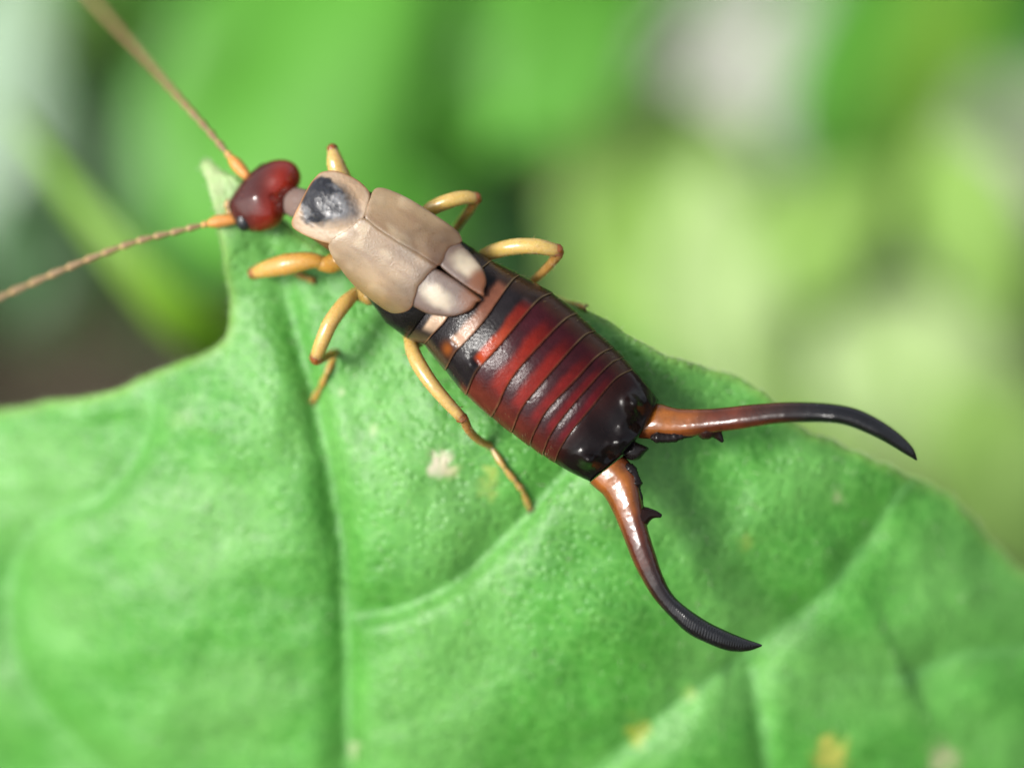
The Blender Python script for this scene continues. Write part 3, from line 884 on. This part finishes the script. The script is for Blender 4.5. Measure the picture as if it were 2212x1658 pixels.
# hind leg on the leaf side
leg([(882, 722, -1.75), (889, 750, -1.4), (901, 780, -1.1), (926, 820, -.9), (955, 856, -.85), (997, 902, -.95)], [.13, .185, .20, .185, .165, .14],
    [(1002, 905, -1.0), (1014, 930, -1.3), (1035, 950, -1.75), (1060, 964, -2.2)], [.14, .125, .12, .10],
    [(1060, 964, -2.2), (1088, 1008, lw(1088, 1008, .15)), (1112, 1038, lw(1112, 1038, .1)), (1128, 1058, lw(1128, 1058, .08)), (1145, 1098, lw(1145, 1098))],
    coxa=([(905, 735, -1.7), (893, 728, -1.8), (880, 722, -1.8)], [.2, .2, .15]), tint=np.array((.41, .275, .085)), spines=44)
# front leg on the far side, reaching past the shield
leg([(752, 402, -1.9), (735, 380, -1.8), (724, 350, -1.75), (718, 322, -1.9)], [.22, .26, .22, .13],
    [(718, 320, -1.95), (726, 335, -2.6), (740, 365, -3.3)], [.13, .13, .10],
    [(740, 365, -3.3), (748, 400, -3.8), (745, 450, -4.1), (738, 520, -4.3)], tint=np.array((.44, .30, .10)))
# middle leg on the far side
leg([(905, 478, -1.9), (930, 452, -1.65), (970, 434, -1.5), (1005, 426, -1.55), (1027, 428, -1.7)], [.16, .19, .20, .19, .15],
    [(1027, 432, -1.8), (1012, 456, -2.2), (990, 485, -2.7), (972, 510, -3.2)], [.15, .14, .12, .11],
    [(972, 510, -3.2), (955, 560, -3.5), (945, 600, -3.4), (940, 640, lw(940, 645))], tint=np.array((.42, .29, .075)))
# hind leg on the far side
leg([(1030, 562, -1.75), (1062, 545, -1.4), (1110, 533, -1.1), (1160, 532, -1.0), (1203, 541, -1.15)], [.16, .20, .215, .205, .17],
    [(1206, 549, -1.25), (1188, 572, -1.6), (1165, 595, -1.9), (1140, 618, -2.25)], [.16, .135, .12, .10],
    [(1140, 618, -2.25), (1180, 640, -2.6), (1222, 652, -2.75), (1262, 663, lw(1262, 672, .05))], tint=np.array((.42, .30, .085)), spines=16)

# --- forceps
def forceps(outer, inner, ws, tooth, flange, hs):
    n = 480
    a, b = resample(outer, n), resample(inner, n)
    seg = 28; th = np.linspace(0, 2 * math.pi, seg, endpoint=False)
    V, tt, ee = [], [], []
    for i in range(n):
        f = i / (n - 1)
        m = (a[i] + b[i]) / 2; h = (b[i] - a[i]) / 2
        hw = np.linalg.norm(h) * K
        wc = np.interp(f, np.linspace(0, 1, len(ws)), ws)
        H = hw * np.interp(f, np.linspace(0, 1, len(hs)), hs)
        rip = .024 * math.sin(i * 1.2 + 2 * math.sin(i * .06)) * float(sstep(.52, .7, f))      # fine cross ridges toward the tip
        h = h * (1 + rip * .4); H *= 1 + rip
        cc = np.sign(np.cos(th)) * np.abs(np.cos(th)) ** .85
        # a keel runs along the upper side
        top = np.where(np.sin(th) > 0, 1 + .16 * np.exp(-((np.cos(th) - .25) / .3) ** 2), 1)
        V.extend(SA(m + cc[:, None] * h, wc + H * np.sin(th) * top).tolist())
        tt.extend([f] * seg); ee.extend(np.cos(th).tolist())
    F = grid_faces(n, seg, True) + [tuple(range(seg)), tuple((n - 1) * seg + i for i in range(seg))]
    V = np.array(V); tt = np.array(tt); ee = np.array(ee)
    # normals out
    v0, v1, v2 = V[F[40][0]], V[F[40][1]], V[F[40][2]]
    mid = V[(F[40][0] // seg) * seg:(F[40][0] // seg) * seg + seg].mean(0)
    if np.dot(np.cross(v1 - v0, v2 - v0), v0 - mid) < 0: F = [f[::-1] for f in F]
    q = tt + .05 * nz(V, 1.5, 3)
    col = lerp((.25, .078, .010), (.085, .016, .005), sstep(.08, .30, q))
    col = lerp(col, (.022, .008, .005), sstep(.28, .46, q))
    col = lerp(col, (.006, .006, .007), sstep(.44, .62, q))
    col = lerp(col, (.10, .022, .010), .8 * sstep(.25, .8, ee) * (1 - sstep(.4, .6, tt)))
    col = lerp(col, (.11, .03, .012), .6 * sstep(-.5, -.95, ee) * (1 - sstep(.4, .6, tt)))
    fo = mk('forceps_arm', V, F, M['forceps'], EW, col=col)
    # knobbly black inner ridge
    fl = resample(flange, 40); wz = ws[1] + .02
    kn = rng.uniform(0, 1, 40); kn = (kn + np.roll(kn, 1) + np.roll(kn, 2)) / 3
    rad = .125 + .09 * (kn - .4) * (np.arange(40) < 24) + .015 * np.sin(np.arange(40) * .5)
    rad = rad * np.interp(np.arange(40), [0, 3, 24, 39], [.7, 1, .9, .45])
    V, F, st = sweep(SA(fl, wz), rad, 12, flat=1.2)
    mk('inner_ridge', V, F, M['tail'], EW, fo, col=np.tile((.010, .007, .007), (len(V), 1)))
    # tooth
    t = resample(tooth[0], 14)
    V, F, st = sweep(SA(t, wz + .05), np.interp(np.linspace(0, 1, 14), np.linspace(0, 1, len(tooth[1])), tooth[1]), 14)
    mk('tooth', V, F, M['tail'], EW, fo, col=lerp((.022, .008, .006), (.006, .005, .005), st))
forceps(c3((455, 250), (540, 237), (640, 262), (780, 265), (900, 257), (1050, 240), (1250, 228), (1450, 235), (1600, 260), (1720, 312), (1840, 392), (1920, 472), (1949, 540)),
        c3((415, 425), (500, 430), (600, 428), (700, 418), (800, 402), (880, 390), (1000, 375), (1150, 350), (1300, 340), (1450, 340), (1560, 356), (1680, 402), (1780, 452), (1880, 512), (1943, 548)),
        [-1.0, -.62, -.24, .08, .26, .18, -.2], (c3((800, 372), (845, 392), (868, 418), (884, 440)), [.30, .24, .12, .05]),
        c3((508, 420), (560, 422), (610, 420), (680, 404), (740, 394), (800, 388)), [.75, .8, .85, .9, .9])
forceps(c3((160, 668), (195, 700), (240, 742), (290, 832), (340, 950), (390, 1080), (440, 1182), (510, 1295), (605, 1402), (700, 1490), (820, 1550), (920, 1584), (1020, 1586), (1100, 1560)),
        c3((345, 520), (385, 560), (420, 615), (436, 700), (455, 800), (468, 870), (488, 950), (520, 1050), (560, 1170), (612, 1270), (685, 1342), (800, 1420), (900, 1470), (1000, 1512), (1102, 1549)),
        [-.9, -.65, -.5, -.45, -.5, -.7, -1.0], (c3((430, 860), (472, 842), (512, 838), (546, 846)), [.30, .23, .12, .06]),
        c3((370, 580), (398, 610), (414, 652), (420, 710), (434, 762), (450, 815)), [.75, .8, .85, .9, .9])

# ------------------------------------------------------------------ plants and stones far below
GREEN = {'mid': (.105, .400, .030), 'bright': (.130, .450, .040), 'yellow': (.340, .580, .120), 'pale': (.500, .690, .280), 'dark': (.022, .105, .012),
         'grey': (.430, .600, .430), 'olive': (.300, .420, .080), 'lime': (.220, .460, .030)}
def leaf_mesh(cx, cy, w, length, width, ang, droop=.25, fold=.18, tilt=0.0, shape=.75):
    """broad leaf: apparent length/width in survey units at its own distance; returns verts, faces, base point, across"""
    sc = K * (DIST - w) / DIST
    L, Wd = length * sc, width * sc
    a = math.radians(ang); d = np.array((math.cos(a), math.sin(a), 0.)); s_ = np.array((-d[1], d[0], 0.))
    c = S(cx, cy, w); b = c - d * L / 2
    nu, nv = 22, 11
    V = []; U = []
    for i in range(nu):
        u = i / (nu - 1)
        hw = Wd / 2 * (math.sin(math.pi * min(1, u ** shape * .985 + .012)) ** .85) + .01 * Wd
        for j in range(nv):
            v = -1 + 2 * j / (nv - 1)
            z = -droop * L * (u - .4) ** 2 + fold * hw * abs(v) - .12 * hw * v * v + tilt * L * (u - .5) + .03 * Wd * math.sin(u * 14 + v * 2)
            V.append(b + d * L * u + s_ * hw * v * (1 + .05 * math.sin(u * 31)) + np.array((0, 0, z)))
            U.append((u, v))
    V = np.array(V)
    F = grid_faces(nu, nv)
    n = np.cross(V[F[60][1]] - V[F[60][0]], V[F[60][2]] - V[F[60][0]])
    if n[2] < 0: F = [f[::-1] for f in F]
    return V, F, V[nv // 2], np.array(U)
def stage_of(p): return np.array(R3.transposed() @ Vector(p))
def plant(name, label, root_xy, leaves, cat='plant'):
    root = on_ground(*root_xy); root.z = GROUND_Z - 3
    th = Thing(name, label, cat, stage_of(root))
    r = stage_of(root)
    for k, (cx, cy, w, ln, wd, ang, key, *ex) in enumerate(leaves):
        V, F, b, U = leaf_mesh(cx, cy, w, ln, wd, ang, **(ex[0] if ex else {}))
        base = np.array(GREEN[key])
        col = lerp(base, base * 1.5 + .02, np.exp(-(U[:, 1] / .06) ** 2) * .7)
        col = lerp(col, base * .75, .5 * sstep(0, .5, nz(V, .12, k)))
        lf = mk('leaf', V, F, M['far_leaf'], th, col=col)
        so = lf.modifiers.new('thickness', 'SOLIDIFY'); so.thickness = .35; so.offset = 0
        mid = lerp(b, r, np.array(.5)) + np.array((0, 4 * math.sin(k), 6.0))
        P = resample([b, mid, r], 20)
        V, F, st = sweep(P, np.linspace(.6, 1.3, 20), 9)
        mk('stem', V, F, M['stem'], th, col=np.tile(base * .8, (len(V), 1)))
    return th
def blade(label, pts, width, key, group=None, name='grass_blade'):
    """a single grass blade rising from the soil; pts are survey x, y, height"""
    P = np.array([S(*p) for p in pts]); end = P[-1]
    g = to_world(end); g.z = GROUND_Z - 3; g.x += 10; g.y += 6
    P = resample(np.vstack([P, [lerp(end, stage_of(g), np.array(.5)) + np.array((3, -3, 8))], [stage_of(g)]]), 60)
    th = Thing(name, label, 'grass', P[-1], group)
    T = np.gradient(P, axis=0); T /= np.linalg.norm(T, axis=1)[:, None]
    A = np.cross(T, (0, 0, 1)); ln = np.linalg.norm(A, axis=1)[:, None]; A = A / np.maximum(ln, .05)
    V = []; half = width * np.minimum(1, np.linspace(.05, 6, 60)) / 2 * np.linspace(1, .8, 60)
    for i in range(60):
        nn = np.cross(A[i], T[i])
        for v in (-1, -.5, 0, .5, 1): V.append(P[i] + A[i] * half[i] * v - nn * half[i] * .25 * (1 - abs(v)))
    base = np.array(GREEN[key])
    ob = mk('blade', np.array(V), grid_faces(60, 5), M['far_leaf'], th, col=np.tile(base, (len(V), 1)))
    so = ob.modifiers.new('thickness', 'SOLIDIFY'); so.thickness = .2; so.offset = 0
    return th

plant('leafy_plant', 'blurred bright green broad-leaved plant behind the earwig\'s head', (700, 250),
      [(660, 110, -50, 1050, 560, 62, 'bright'), (1000, 60, -52, 560, 420, 35, 'bright'), (760, 360, -70, 520, 330, 150, 'mid'), (930, 190, -60, 420, 300, 80, 'bright'), (1230, 110, -46, 460, 280, 55, 'bright')])
plant('leafy_plant', 'blurred grey-green leaf beside the dark gap at the upper antenna', (-60, 300), [(0, 170, -58, 800, 230, 84, 'grey')])
plant('leafy_plant', 'blurred dark green leaves under the two antennae', (200, 600), [(290, 430, -70, 620, 230, 115, 'dark'), (50, 540, -55, 360, 200, 100, 'dark'), (470, 470, -75, 420, 240, 75, 'mid')])
plant('leafy_plant', 'blurred olive leaf above the middle of the body', (1050, 300), [(1060, 262, -72, 420, 150, -40, 'olive'), (950, 250, -85, 420, 220, -20, 'mid'), (1100, 520, -70, 460, 240, 80, 'dark')])  # last leaf fills a deep shaded gap; the shade is put into its dark colour
plant('leafy_plant', 'blurred large yellow-green plant behind the abdomen', (1500, 600),
      [(1500, 560, -52, 860, 460, -62, 'yellow'), (1560, 700, -44, 620, 260, -84, 'pale'), (1370, 640, -56, 420, 230, -60, 'yellow'), (1400, 760, -66, 300, 160, -30, 'mid'), (1650, 900, -70, 620, 420, -30, 'yellow'), (1640, 560, -76, 420, 260, -70, 'yellow'), (1430, 420, -70, 380, 260, 20, 'yellow')])  # pale leaf: washed-out sky highlight on a glossy leaf, put into its colour
plant('leafy_plant', 'blurred deep green leaf beside the grey stone', (1800, 200), [(1815, 120, -92, 620, 250, 78, 'mid')])
plant('leafy_plant', 'blurred lime green plant with upright narrow leaves', (2000, 450), [(1985, 230, -82, 820, 210, 72, 'lime'), (1880, 480, -88, 420, 240, 40, 'yellow'), (2150, 640, -80, 520, 200, -75, 'lime'), (1750, 600, -95, 420, 260, 60, 'yellow'), (1770, 500, -44, 400, 260, 40, 'yellow'), (2110, 520, -46, 460, 240, -70, 'yellow')])
plant('leafy_plant', 'blurred pale green leaves beyond the forceps', (2050, 900), [(2060, 860, -46, 680, 380, -25, 'pale'), (2200, 1080, -44, 560, 340, -60, 'yellow'), (1800, 880, -54, 460, 320, -50, 'yellow')])
blade('blurred wide yellow-green grass blade crossing behind the lower antenna', [(20, 230, -24), (130, 390, -22), (290, 580, -21), (430, 740, -22), (540, 900, -26)], 3.2, 'lime')
blade('blurred thin grey-green grass stem slanting up behind the body', [(1620, -120, -50), (1480, 60, -50), (1370, 200, -52), (1250, 350, -56)], .8, 'grey')
blade('blurred thin dark grass stem slanting beside the grey-green stem', [(1700, -120, -62), (1540, 100, -62), (1420, 260, -64), (1300, 420, -68)], .9, 'dark')

def stone(x, y, rx, ry, h, label, seed):
    g = on_ground(x, y)
    th = bpy.data.objects.new('stone', None)
    u, v = np.meshgrid(np.linspace(0, math.pi, 22), np.linspace(0, 2 * math.pi, 34, endpoint=False), indexing='ij')
    e = np.stack([np.sin(u) * np.cos(v), np.sin(u) * np.sin(v), np.cos(u)], -1).reshape(-1, 3)
    e = e * (1 + .22 * nz(e, 1.1, seed) + .08 * nz(e, 2.6, seed + 1))[:, None]
    V = e * (rx, ry, h)
    me = bpy.data.meshes.new('stone'); me.from_pydata(V.tolist(), [], grid_faces(22, 34, True, flip=True))
    me.polygons.foreach_set('use_smooth', [True] * len(me.polygons)); me.materials.append(M['stone'])
    bpy.data.objects.remove(th)
    o = bpy.data.objects.new('stone', me); COL.objects.link(o); o.location = (g.x, g.y, GROUND_Z + h * .45)
    o['label'] = label; o['category'] = 'stone'
stone(1670, 215, 9, 12, 8, 'blurred large pale grey stone on the soil behind the thin grass stems', 1)
stone(1735, 430, 6, 7, 6, 'blurred mid-sized grey stone just below the large pale stone', 2)
stone(1935, 660, 7, 7, 6, 'blurred grey stone among the yellow-green leaves', 3)
stone(2285, 320, 8, 11, 7, 'blurred grey stone beside the lime green upright leaves', 4)

def ground_cover():
    # low leaves carpeting the soil round the plants
    V, F, C = [], [], []
    for k in range(2600):
        r = 52 + 330 * random.random() ** 1.3; a = random.uniform(0, 2 * math.pi)
        x, y = r * math.cos(a) * 1.1, 95 + r * math.sin(a)
        L = random.uniform(9, 20); W = L * random.uniform(.3, .45); z = GROUND_Z + random.uniform(2, 16)
        b = random.uniform(0, 2 * math.pi); d = np.array((math.cos(b), math.sin(b), random.uniform(-.2, .5))); s_ = np.array((-math.sin(b), math.cos(b), random.uniform(-.3, .3)))
        p = np.array((x, y, z)); o = len(V)
        for t, w in ((0, .08), (.3, .85), (.65, .8), (1, .05)):
            c = p + d * L * t + np.array((0, 0, -.35 * L * (t - .3) ** 2))
            V += [c - s_ * W * w, c + np.array((0, 0, -.12 * W * w)), c + s_ * W * w]
        for i in range(3):
            for j in range(2): F.append((o + i * 3 + j, o + i * 3 + j + 1, o + (i + 1) * 3 + j + 1, o + (i + 1) * 3 + j))
        base = np.array(GREEN[random.choice(('mid', 'mid', 'dark', 'bright', 'yellow'))]) * random.uniform(.7, 1.0)
        C += [base] * 12
    ob = mk('ground_cover', np.array([R3.transposed() @ Vector(v) for v in V]), F, M['far_leaf'], col=np.array(C))
    ob['kind'] = 'stuff'; ob['label'] = 'low green leaves covering the soil around the plants'
ground_cover()
